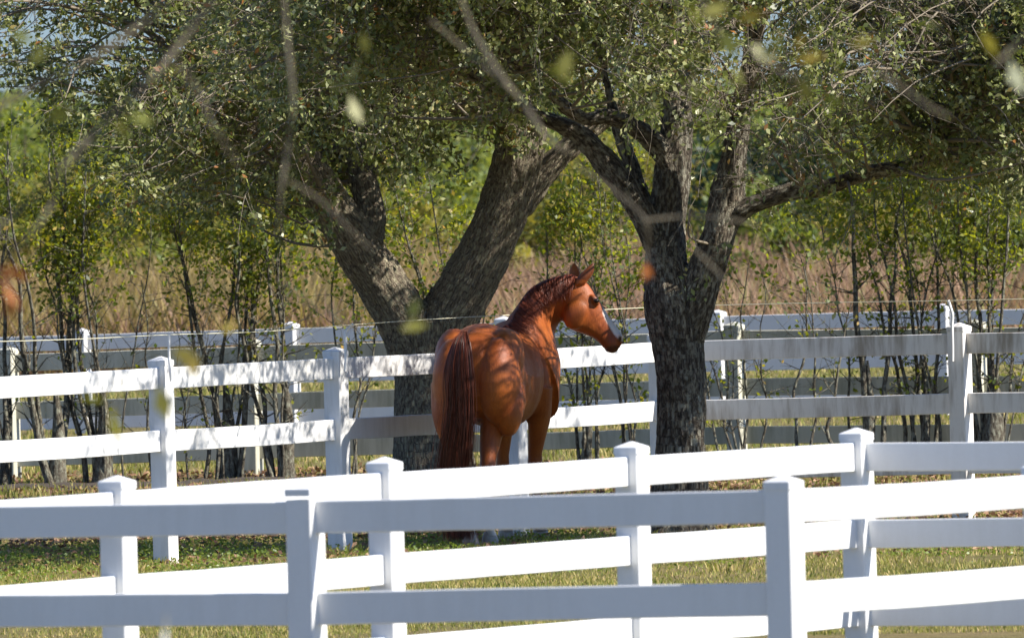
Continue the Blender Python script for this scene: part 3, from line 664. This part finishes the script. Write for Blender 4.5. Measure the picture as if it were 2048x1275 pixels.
# the far wood, one mass
NF = 70000
Xf = rng.uniform(-1, 1, NF) * 17; Yf = rng.uniform(330, 390, NF)
top = np.array([2.9 + 1.1 * noise.noise(Vector((x * .45, 5.5, 0))) + .5 * noise.noise(Vector((x * 1.7, 2.2, y * .1))) + (.5 if x < -5 else 0) for x, y in zip(Xf, Yf)])
C = np.stack([Xf, Yf, top * rng.uniform(0, 1, NF) ** .75], 1)
tag(link(npmesh(*leaf_arrays(C, randdir(NF), rng.uniform(.16, .32, NF), .6)), 'far_woods', BUSH_A), 'hazy green wood along the horizon beyond the field', 'woods', kind='stuff')

# ------------------------------------------------------------------ out of focus branches near the camera
def near_branch(label, lines, leaves, Y=36, mat=TWIG_D, lmat=NEARLEAF):
    b = P(lines[0][0][0], lines[0][0][1], Y); root = tag(empty('overhanging_branch', b), label, 'branch', 'blurred branches hanging close to the camera')
    for ln in lines:
        T = Tubes()
        rows = [(*(P(a, c, Y + (i % 2) * .05) - b), wpx / 2 * Y / F) for i, (a, c, wpx) in enumerate(ln)]
        pts = curve_pts(rows, 5); T.add(pts[:, :3], pts[:, 3] * .42, 7)
        T.build('branch', mat, root)
    if leaves:
        C = []; D = []; S = []
        for a, c, ang, ln in leaves:
            p = P(a, c, Y) - b; C.append(tuple(p)); D.append((math.cos(R(ang)), rng.uniform(-.3, .3), math.sin(R(ang)))); S.append(ln * 1.1 * Y / F)
        V, Fc = leaf_arrays(np.array(C), np.array(D), np.array(S), .5, .06)
        # widen: add a thickness-free blade facing any way, two crossed halves per leaf
        link(npmesh(V, Fc), 'leaves', lmat, root)
near_branch('blurred brown branch sweeping down from the top centre over the forked oak', [[(900, -60, 22), (945, 60, 22), (1000, 150, 26), (1050, 215, 26), (1090, 270, 24), (1135, 305, 14)], [(860, 40, 12), (930, 100, 16), (1010, 170, 18), (1030, 190, 12)]], [(1120, 160, 70, 60), (1100, 130, -50, 40), (1125, 165, 20, 30)])
near_branch('blurred upright twig hanging from the top over the left limb of the forked oak', [[(560, -60, 22), (572, 60, 22), (585, 200, 20), (575, 300, 18), (562, 380, 14), (555, 470, 9)], [(575, 360, 10), (640, 400, 12), (690, 450, 10), (745, 500, 7)]], [(690, 170, 60, 60), (700, 180, 160, 60), (700, 190, -70, 60), (735, 110, 100, 45)])
near_branch('blurred long diagonal branch crossing the upper left corner', [[(470, -60, 30), (380, 60, 30), (300, 160, 28), (200, 250, 26), (120, 340, 24), (50, 410, 22), (-40, 480, 20)], [(200, 250, 18), (120, 380, 18), (60, 470, 16), (-30, 560, 14)]], [(230, 240, -60, 50), (255, 230, -20, 55), (60, 130, 50, 50), (330, 150, 20, 40)], Y=33)
near_branch('blurred grey branch slanting out of the top left corner', [[(380, -60, 34), (290, 40, 30), (180, 120, 28), (60, 180, 26), (-50, 240, 26)], [(350, 120, 12), (400, 190, 14), (430, 260, 12), (480, 330, 8)]], [(200, 90, 40, 60), (20, 60, -30, 50), (90, 240, 20, 60)], Y=31)
near_branch('blurred tan twig with a rust coloured leaf in front of the lichen spotted oak', [[(1288, 560, 8), (1292, 500, 13), (1290, 440, 16), (1225, 380, 14), (1150, 330, 10)], [(1290, 440, 12), (1360, 434, 13), (1440, 436, 12), (1525, 452, 7)], [(1380, 490, 10), (1420, 530, 14), (1455, 565, 8)]], [(1290, 525, -90, 36), (1293, 525, -70, 32)], Y=38, lmat=RUSTLEAF)
near_branch('blurred spray of yellow green leaves across the upper right', [[(1380, -60, 14), (1430, 60, 12), (1520, 120, 10), (1620, 170, 8)], [(1740, 130, 8), (1810, 180, 14), (1860, 215, 16), (1900, 235, 10)], [(2090, 20, 30), (2030, 90, 24), (1990, 130, 10)]],
            [(1400, 30, 20, 60), (1440, 60, -60, 60), (1420, 100, 200, 50), (1600, 150, -70, 60), (1590, 120, 10, 60), (1540, 110, 60, 50), (1470, 40, 10, 60), (1500, 90, -30, 60), (1640, 190, -20, 50), (1380, 0, -70, 60), (1700, 90, 10, 50), (1560, 60, -90, 50), (1960, 60, -60, 60), (2020, 120, -70, 70), (1840, 40, -20, 40), (1610, 60, -120, 50), (1390, 150, -100, 50), (1470, 130, -80, 45)], Y=32)
near_branch('blurred grey twig and leaves low on the left below the oak limb', [[(560, 560, 12), (620, 610, 12), (680, 640, 12), (760, 670, 8)], [(640, 570, 9), (665, 620, 9), (700, 660, 6)]], [(800, 660, 10, 55), (820, 640, 70, 45)], Y=33)
near_branch('blurred drooping twig with green leaves in front of the second paddock post', [[(420, 640, 7), (385, 690, 8), (330, 760, 8), (250, 790, 7), (225, 840, 6)]], [(225, 810, -80, 75), (215, 800, 170, 55), (315, 770, -75, 70), (340, 700, -20, 60), (380, 705, -80, 50), (235, 790, 60, 40), (440, 665, 30, 40)], Y=33)
near_branch('blurred rust brown spray at the left edge', [[(-40, 520, 10), (10, 560, 14), (25, 610, 10)]], [(5, 560, -60, 60), (10, 540, -20, 50), (0, 570, 60, 50), (15, 590, -80, 50)], Y=31, lmat=RUSTLEAF)
near_branch('short pale blurred twig end at the bottom left', [[(326, 1300, 16), (330, 1262, 16), (333, 1228, 10)]], [], Y=30, mat=V_PAD)

# ------------------------------------------------------------------ horse
YH = 101.45
hb = Vector((P(950, 1085, YH + .8).x, YH + .7, 0))
horse = tag(empty('horse', hb), 'chestnut horse with a white blaze seen from behind, its head turned right', 'horse')
parts = []
def ring(c, u, v, a, b, k=28, e=1.0, top=None):
    out = []
    for i in range(k):
        t = 2 * math.pi * i / k; cs, sn = math.cos(t), math.sin(t)
        out.append(c + u * (a * math.copysign(abs(cs) ** e, cs)) + v * (b * math.copysign(abs(sn) ** e, sn)))
    return out
# torso path
bx0 = P(948, 800, YH).x
def body_pt(t):
    if t <= .9: x = bx0 + t * math.sin(R(8)); y = YH + t * math.cos(R(8)); a = R(8)
    else:
        x = bx0 + .9 * math.sin(R(8)) + (t - .9) * math.sin(R(20)); y = YH + .9 * math.cos(R(8)) + (t - .9) * math.cos(R(20)); a = R(8 + 12 * min(1, (t - .9) / .3))
    return Vector((x, y, 0)), Vector((math.cos(a), -math.sin(a), 0))      # centre, lateral (horse's right)
tor = [(0.03, .10, 1.32, 1.02), (.07, .20, 1.39, .93), (.16, .265, 1.455, .87), (.28, .295, 1.495, .84), (.42, .290, 1.515, .84), (.55, .275, 1.495, .85),
       (.68, .272, 1.475, .83), (.85, .300, 1.465, .80), (1.0, .305, 1.46, .79), (1.15, .280, 1.48, .79), (1.28, .235, 1.515, .80), (1.4, .215, 1.48, .84), (1.52, .20, 1.40, .90), (1.62, .15, 1.30, .99), (1.66, .08, 1.22, 1.06)]
rings = []
for t, wv, zt, zb in tor:
    c, lat = body_pt(t); c.z = (zt + zb) / 2; rg = []
    for i in range(36):
        th = 2 * math.pi * i / 36; cs, sn = math.cos(th), math.sin(th)
        ee = .95 if sn > 0 else .9
        rg.append(c + lat * (wv * math.copysign(abs(cs) ** ee, cs) * (1 if sn < 0 else 1 - .08 * sn)) + Vector((0, 0, (zt - zb) / 2 * math.copysign(abs(sn) ** .95, sn))))
    rings.append(rg)
parts.append(loft(rings))
def ell(c, r, rx=0, rz=0, k=14):
    V = []; Fc = []; m = Matrix.Rotation(rz, 3, 'Z') @ Matrix.Rotation(rx, 3, 'X')
    for i in range(1, k):
        ph = math.pi * i / k
        for j in range(2 * k):
            th = math.pi * j / k
            V.append(Vector(c) + m @ Vector((r[0] * math.sin(ph) * math.cos(th), r[1] * math.sin(ph) * math.sin(th), r[2] * math.cos(ph))))
    for i in range(k - 2):
        for j in range(2 * k): Fc.append((i * 2 * k + j, i * 2 * k + (j + 1) % (2 * k), (i + 1) * 2 * k + (j + 1) % (2 * k), (i + 1) * 2 * k + j))
    Fc.append(tuple(range(2 * k))[::-1]); Fc.append(tuple((k - 2) * 2 * k + j for j in range(2 * k)))
    return V, Fc
def bell(t, lat_, z, r, rx=0):
    c, l = body_pt(t); parts.append(ell((c.x + l.x * lat_, c.y + l.y * lat_, z), r, rx, math.atan2(l.y, l.x)))
for s in (-1, 1):
    bell(.16, s * .15, 1.12, (.150, .20, .30)); bell(.22, s * .20, .98, (.112, .18, .24)); bell(.32, s * .17, 1.28, (.135, .22, .20))
    bell(.42, s * .205, 1.02, (.09, .14, .22)); bell(1.32, s * .15, 1.12, (.105, .17, .28), R(15)); bell(1.42, s * .11, .95, (.08, .11, .17)); bell(.55, s * .20, 1.40, (.06, .09, .05))
# legs: rows (px, z, Y, lateral radius, fore-aft radius)
def leg(rows):
    rg = []
    c = curve_pts([( (P(px, 900, Y).x if z > -1 else 0) , Y, z, a, b) for px, z, Y, a, b in rows], 5)
    for x, y, z, a, b in c: rg.append([Vector((x + a * math.cos(t), y + b * math.sin(t), z)) for t in np.arange(18) * math.pi / 9])
    parts.append(loft(rg))
leg([(902, 1.12, 101.70, .12, .20), (900, .95, 101.70, .115, .19), (901, .82, 101.70, .098, .15), (906, .70, 101.66, .075, .105), (910, .60, 101.60, .056, .075), (913, .52, 101.58, .052, .068), (918, .44, 101.62, .038, .048), (925, .32, 101.66, .034, .040), (931, .22, 101.68, .038, .046), (936, .13, 101.70, .034, .038), (940, .06, 101.72, .04, .045)])
leg([(1000, 1.12, 101.72, .12, .20), (996, .95, 101.72, .115, .19), (988, .82, 101.72, .096, .15), (981, .70, 101.68, .074, .105), (976, .60, 101.62, .056, .075), (974, .52, 101.60, .052, .068), (973, .44, 101.64, .038, .048), (973, .32, 101.68, .034, .040), (974, .22, 101.70, .038, .046), (976, .13, 101.72, .034, .038), (979, .06, 101.75, .04, .045)])
leg([(1022, 1.05, 102.7, .09, .14), (1016, .88, 102.75, .08, .11), (1010, .74, 102.8, .06, .08), (1006, .60, 102.82, .046, .052), (1005, .52, 102.84, .048, .055), (1005, .45, 102.84, .036, .040), (1006, .32, 102.85, .032, .036), (1007, .22, 102.86, .037, .042), (1009, .13, 102.9, .032, .036), (1011, .06, 102.93, .04, .045)])
leg([(1080, 1.05, 102.72, .10, .15), (1081, .88, 102.77, .085, .12), (1076, .74, 102.82, .064, .085), (1070, .60, 102.86, .048, .055), (1069, .52, 102.88, .050, .057), (1069, .45, 102.88, .037, .041), (1071, .32, 102.9, .033, .037), (1073, .22, 102.92, .038, .043), (1075, .13, 102.97, .033, .037), (1078, .06, 103.0, .04, .045)])
# neck and head: (top px,py,Y) (bottom px,py,Y) lateral dir, half width
nk = [((1022, 650, 102.55), (1082, 840, 102.95), (.94, -.34), .20), ((1027, 636, 102.62), (1098, 745, 103.05), (.85, -.52), .165), ((1037, 612, 102.75), (1103, 700, 103.08), (.62, -.78), .125), ((1050, 590, 102.85), (1107, 672, 103.08), (.35, -.93), .10), ((1070, 572, 102.92), (1113, 655, 103.08), (.15, -1), .088),
      ((1098, 559, 102.97), (1119, 645, 103.08), (.05, -1), .082), ((1126, 552, 103.0), (1124, 641, 103.05), (0, -1), .084), ((1147, 551, 103.0), (1130, 647, 103.02), (0, -1), .092), ((1163, 556, 103.0), (1139, 657, 103.0), (0, -1), .100), ((1177, 567, 103.0), (1150, 662, 103.0), (0, -1), .104), ((1187, 581, 103.0), (1162, 666, 103.0), (0, -1), .098),
      ((1197, 597, 103.0), (1174, 670, 103.0), (0, -1), .084), ((1208, 616, 103.0), (1186, 676, 103.0), (0, -1), .068), ((1219, 634, 103.0), (1197, 684, 103.0), (0, -1), .058), ((1230, 648, 103.0), (1206, 695, 103.0), (0, -1), .054), ((1239, 659, 103.0), (1213, 703, 103.0), (0, -1), .056), ((1246, 670, 103.0), (1224, 705, 103.0), (0, -1), .050), ((1247, 682, 103.0), (1236, 701, 103.0), (0, -1), .030)]
rings = []
for (a, b, l, hw) in nk:
    A_, B_ = P(*a), P(*b); c = (A_ + B_) / 2; u = (A_ - B_) / 2; lv = Vector((l[0], l[1], 0)).normalized()
    rg = []
    for i in range(28):
        t = 2 * math.pi * i / 28; cs, sn = math.cos(t), math.sin(t)
        rg.append(c + u * math.copysign(abs(cs) ** .92, cs) + lv * (hw * math.copysign(abs(sn) ** .85, sn) * (1 - .12 * cs)))
    rings.append(rg)
parts.append(loft(rings))
def hell(px, py, Y, r, ang=0):           # ellipsoid in picture plane on the head
    m = Matrix.Rotation(R(ang), 3, 'Y'); V, Fc = ell((0, 0, 0), r); parts.append(([m @ Vector(v) + P(px, py, Y) for v in V], Fc))
for s in (-1, 1):
    hell(1152, 628, 103.0 + s * .078, (.085, .05, .11), 25)      # cheek
    hell(1190, 600, 103.0 + s * .082, (.045, .022, .022), 55)    # brow
    hell(1190, 641, 103.0 + s * .06, (.075, .012, .012), 52)       # facial crest
    hell(1238, 674, 103.0 + s * .040, (.026, .02, .030), 15)     # nostril rim
hell(1222, 700, 103.0, (.045, .04, .022), 10)                      # chin
def ear(b0, b1, tip, Y, th):
    rg = []; A_, B_, T_ = P(b0[0], b0[1], Y), P(b1[0], b1[1], Y), P(tip[0], tip[1], Y)
    for t, wv in ((-.15, .8), (.0, .95), (.25, 1.12), (.5, 1.0), (.75, .62), (.93, .26), (1.0, .1)):
        c = (A_ + B_) / 2 * (1 - t) + T_ * t; u = (B_ - A_) / 2 * wv
        rg.append([c + u * math.cos(a) + Vector((0, th * wv * math.sin(a), 0)) for a in np.arange(12) * math.pi / 6])
    return loft(rg)
parts.append(ear((1149, 566), (1177, 561), (1187, 524), 102.93, .027))
parts.append(ear((1139, 556), (1160, 556), (1148, 524), 103.07, .025))
Vp, Fp = merge(parts)
Vp = [Vector(v) - hb for v in Vp]
me = remesh(Vp, Fp, .008, 6, .5)
# colour attribute: R blaze/white, G dark, B sock
n = len(me.vertices); cc = np.empty(n * 3, np.float32); me.vertices.foreach_get('co', cc); cc = cc.reshape(-1, 3) + np.array(hb)
def to_px(p):
    M = np.array(CR.transposed()); pp = p - np.array([0, 0, HC]); q = np.stack([(pp * M[i]).sum(1) for i in range(3)], 1)
    return 1024 - F * q[:, 0] / q[:, 2], 637.5 + F * q[:, 1] / q[:, 2]
px, py = to_px(cc)
col = np.zeros((n, 4), np.float32); col[:, 3] = 1
# distance from the front line of the face
fl = np.array([(1186, 575), (1197, 597), (1208, 616), (1219, 634), (1230, 648), (1239, 659), (1247, 672)], float)
d = np.full(n, 1e9)
for i in range(len(fl) - 1):
    a, b = fl[i], fl[i + 1]; ab = b - a; t = np.clip(((px - a[0]) * ab[0] + (py - a[1]) * ab[1]) / (ab[0] ** 2 + ab[1] ** 2), 0, 1)
    d = np.minimum(d, np.hypot(px - a[0] - t * ab[0], py - a[1] - t * ab[1]))
hm = (cc[:, 1] > 102.8) & (px > 1195) & (py < 690)
wdt = np.interp(py, [612, 626, 650, 668, 684], [0, 7, 11, 14, 10])
col[:, 0] = np.where(hm, np.clip((wdt - d) / 3 + .5, 0, 1), 0)
z = cc[:, 2]
col[:, 2] = np.where(cc[:, 1] < 102.3, np.clip((.20 - z) / .05, 0, 1), np.clip((.11 - z) / .04, 0, 1) * .7)
mz = np.clip((np.hypot((px - 1228) / 22, (py - 700) / 10) * -1 + 1.2) * 2, 0, 1) * (cc[:, 1] > 102.8)
eye = np.exp(-((px - 1192) ** 2 / 90 + (py - 600) ** 2 / 50)) * (cc[:, 1] > 102.8)  # shadow of the eye hollow, painted into the coat
earm = ((py < 560) & (px > 1152) & (cc[:, 1] < 102.99)) * .55
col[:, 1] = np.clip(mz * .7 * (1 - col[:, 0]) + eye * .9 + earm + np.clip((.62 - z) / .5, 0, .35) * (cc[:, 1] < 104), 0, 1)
nos = np.exp(-((px - 1240) ** 2 / 14 + (py - 677) ** 2 / 40)) * (cc[:, 1] > 102.8); col[:, 1] = np.clip(col[:, 1] + nos * 1.2, 0, 1); col[:, 0] *= (1 - np.clip(nos * 1.5, 0, 1))
at = me.color_attributes.new('marks', 'FLOAT_COLOR', 'POINT'); at.data.foreach_set('color', col.ravel())
# fine muscle and fold relief
push(me, [(noise.noise(Vector((c[0] * 5, c[1] * 5, c[2] * 3.2))) * .011 + noise.noise(Vector((c[0] * 16, c[1] * 16, c[2] * 9))) * .002) * (1 if c[1] < 102.8 or c[2] < 1.3 else .3) for c in cc.astype(float)])
m, nn, b = newmat('chestnut_coat')
at = nn.nodes.new('ShaderNodeAttribute'); at.attribute_name = 'marks'; sp = nn.nodes.new('ShaderNodeSeparateColor'); nn.links.new(at.outputs['Color'], sp.inputs[0])
f = noise_tex(nn, mapped(nn, (1, 1, 1)), 3.5, 4); fh = noise_tex(nn, mapped(nn, (1, 1, .15)), 130, 5, .7)
c = ramp(nn, f, [(.3, (.25, .050, .008)), (.7, (.45, .122, .016))])
c = mixc(nn, ramp(nn, fh, [(.35, (0,) * 3), (.7, (.6,) * 3)]), c, (.16, .034, .008))
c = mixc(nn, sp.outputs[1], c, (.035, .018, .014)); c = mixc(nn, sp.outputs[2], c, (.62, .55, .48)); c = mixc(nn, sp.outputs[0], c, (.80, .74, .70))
nn.links.new(c, b.inputs['Base Color']); b.inputs['Roughness'].default_value = .47; b.inputs['Specular IOR Level'].default_value = .36
b.inputs['Sheen Weight'].default_value = .12; b.inputs['Sheen Tint'].default_value = (1, .7, .45, 1); b.inputs['Sheen Roughness'].default_value = .4
bump(nn, b, fh, .5, .006)
link(me, 'body', m, horse, True)
# eye
em, en, eb = newmat('eye_dark'); eb.inputs['Base Color'].default_value = (.012, .008, .006, 1); eb.inputs['Roughness'].default_value = .08
V, Fc = ell(P(1193, 601, 102.905) - hb, (.021, .015, .016)); link(mesh(V, Fc), 'eye', em, horse, True)
V, Fc = ell(P(1193, 601, 103.095) - hb, (.021, .015, .016)); link(mesh(V, Fc), 'eye', em, horse, True)
HM = plain('hoof_horn', (.38, .32, .27), .5, .35, 25)
for px_, Y_ in ((941, 101.73), (980, 101.76), (1012, 102.95), (1080, 103.03)):
    x = P(px_, 1085, Y_).x; rg = []
    for z_, a_, sh_ in ((.0, .062, 0.03), (.012, .063, .028), (.085, .045, .0), (.10, .038, -.005)):
        rg.append([Vector((x + a_ * math.cos(t) - hb.x + (.35 * sh_ if px_ > 1050 else .1 * sh_), Y_ + a_ * 1.12 * math.sin(t) - hb.y + sh_, z_)) for t in np.arange(20) * math.pi / 10])
    link(mesh(*loft(rg)), 'hoof', HM, horse, True)
# hair
def hair_mat(name, a, b_):
    m, n, b = newmat(name); g = n.nodes.new('ShaderNodeNewGeometry')
    c = ramp(n, g.outputs['Random Per Island'], [(0, a), (1, b_)]); n.links.new(c, b.inputs['Base Color']); b.inputs['Roughness'].default_value = .5
    return m
def strands(name, paths, widths, mat, core=None):
    V = []; Fc = []
    for p, wd in zip(paths, widths):
        p = np.asarray(p); n = len(p); t = unit(np.gradient(p, axis=0)); a = unit(np.cross(t, unit(rng.normal(size=3)))); o = len(V)
        tp = np.linspace(1, .35, n)[:, None] * wd / 2
        for q in range(n): V.append(p[q] - a[q] * tp[q]); V.append(p[q] + a[q] * tp[q])
        Fc += [(o + 2 * q, o + 2 * q + 1, o + 2 * q + 3, o + 2 * q + 2) for q in range(n - 1)]
    return link(npmesh(np.array(V), np.array(Fc)), name, mat, horse)
TAILM = hair_mat('tail_hair', (.030, .009, .006), (.21, .050, .024)); MANEM = hair_mat('mane_hair', (.09, .018, .009), (.30, .07, .028))
yt = YH - .10
tp = [(928, 662, yt + .10, .022), (922, 686, yt + .0, .052), (918, 740, yt - .02, .080), (919, 800, yt, .064), (916, 860, yt + .03, .064), (909, 930, yt + .08, .062), (909, 1000, yt + .12, .055), (917, 1070, yt + .14, .034)]
paths = []; wds = []
for i in range(2600):
    a = rng.uniform(-1, 1); bz = rng.uniform(-1, 1); end = rng.choice([len(tp), len(tp), len(tp) - 1, len(tp) - 2], p=[.5, .2, .2, .1]); pts = []
    j = rng.normal() * .008; ph = rng.uniform(0, 6.3); sp_ = rng.uniform(.85, 1.15)
    for q in range(end):
        px_, py_, Y_, hw = tp[q]; c = P(px_, py_ + (rng.normal() * 6 if q == end - 1 else 0), Y_)
        pts.append((c.x - hb.x + a * hw * .82 * sp_ + j * q * .8 + .012 * math.sin(q * 1.1 + ph) * min(1, q / 3) + (.02 * a * abs(a) * q / 7), Y_ - hb.y + bz * .035 * math.sqrt(max(0, 1 - a * a)) , c.z))
    paths.append(curve_pts(np.array(pts), 3)); wds.append(rng.uniform(.0025, .0055))
strands('tail', paths, wds, TAILM)
paths = []; wds = []
crest = np.array([(1012, 652, 102.5), (1022, 645, 102.58), (1034, 620, 102.7), (1045, 598, 102.8), (1062, 577, 102.88), (1085, 563, 102.93), (1110, 554, 102.96), (1135, 549, 103.0), (1156, 552, 103.0)], float)
cp = curve_pts(crest, 10); L_ = len(cp)
for i in range(3600):
    u = rng.uniform(0, 1); k = int(u * (L_ - 2)); c = P(*cp[k]); nx_, ny_, nz_ = cp[min(k + 1, L_ - 1)]; tdir = (P(nx_, ny_, nz_) - c).normalized()
    ln = rng.uniform(.10, .21) * (1 - .2 * u) * (0.7 if u < .12 else 1); perp = Vector((tdir.z, 0, -tdir.x)).normalized()   # down the neck side
    side = -.09 - .05 * (1 - u) if u > .25 else -.12
    p0 = c + Vector((0, rng.uniform(-.015, .03), .0)) - perp * .004
    sweep = Vector((-.25, 0, -.2)) if u > .55 else Vector((0.05, 0, -.25))
    dd = (perp * .9 + sweep * .6 + Vector(rng.normal(size=3)) * .12).normalized()
    outw = Vector((-.45 * (1 - u), -1, 0)).normalized()
    hw_ = float(np.interp(u, [0, .25, .5, 1], [.12, .10, .084, .080])); p1 = p0 + dd * ln * .22 + outw * hw_ * .62 - perp * .004; p2 = p0 + dd * ln * .6 + outw * hw_ * .98; p3 = p0 + dd * ln + outw * hw_ * 1.1 + Vector(rng.normal(size=3)) * .010
    paths.append(curve_pts(np.array([tuple(q - hb) for q in (p0, p1, p2, p3)]), 3)); wds.append(rng.uniform(.0022, .0045))
strands('mane', paths, wds, MANEM)
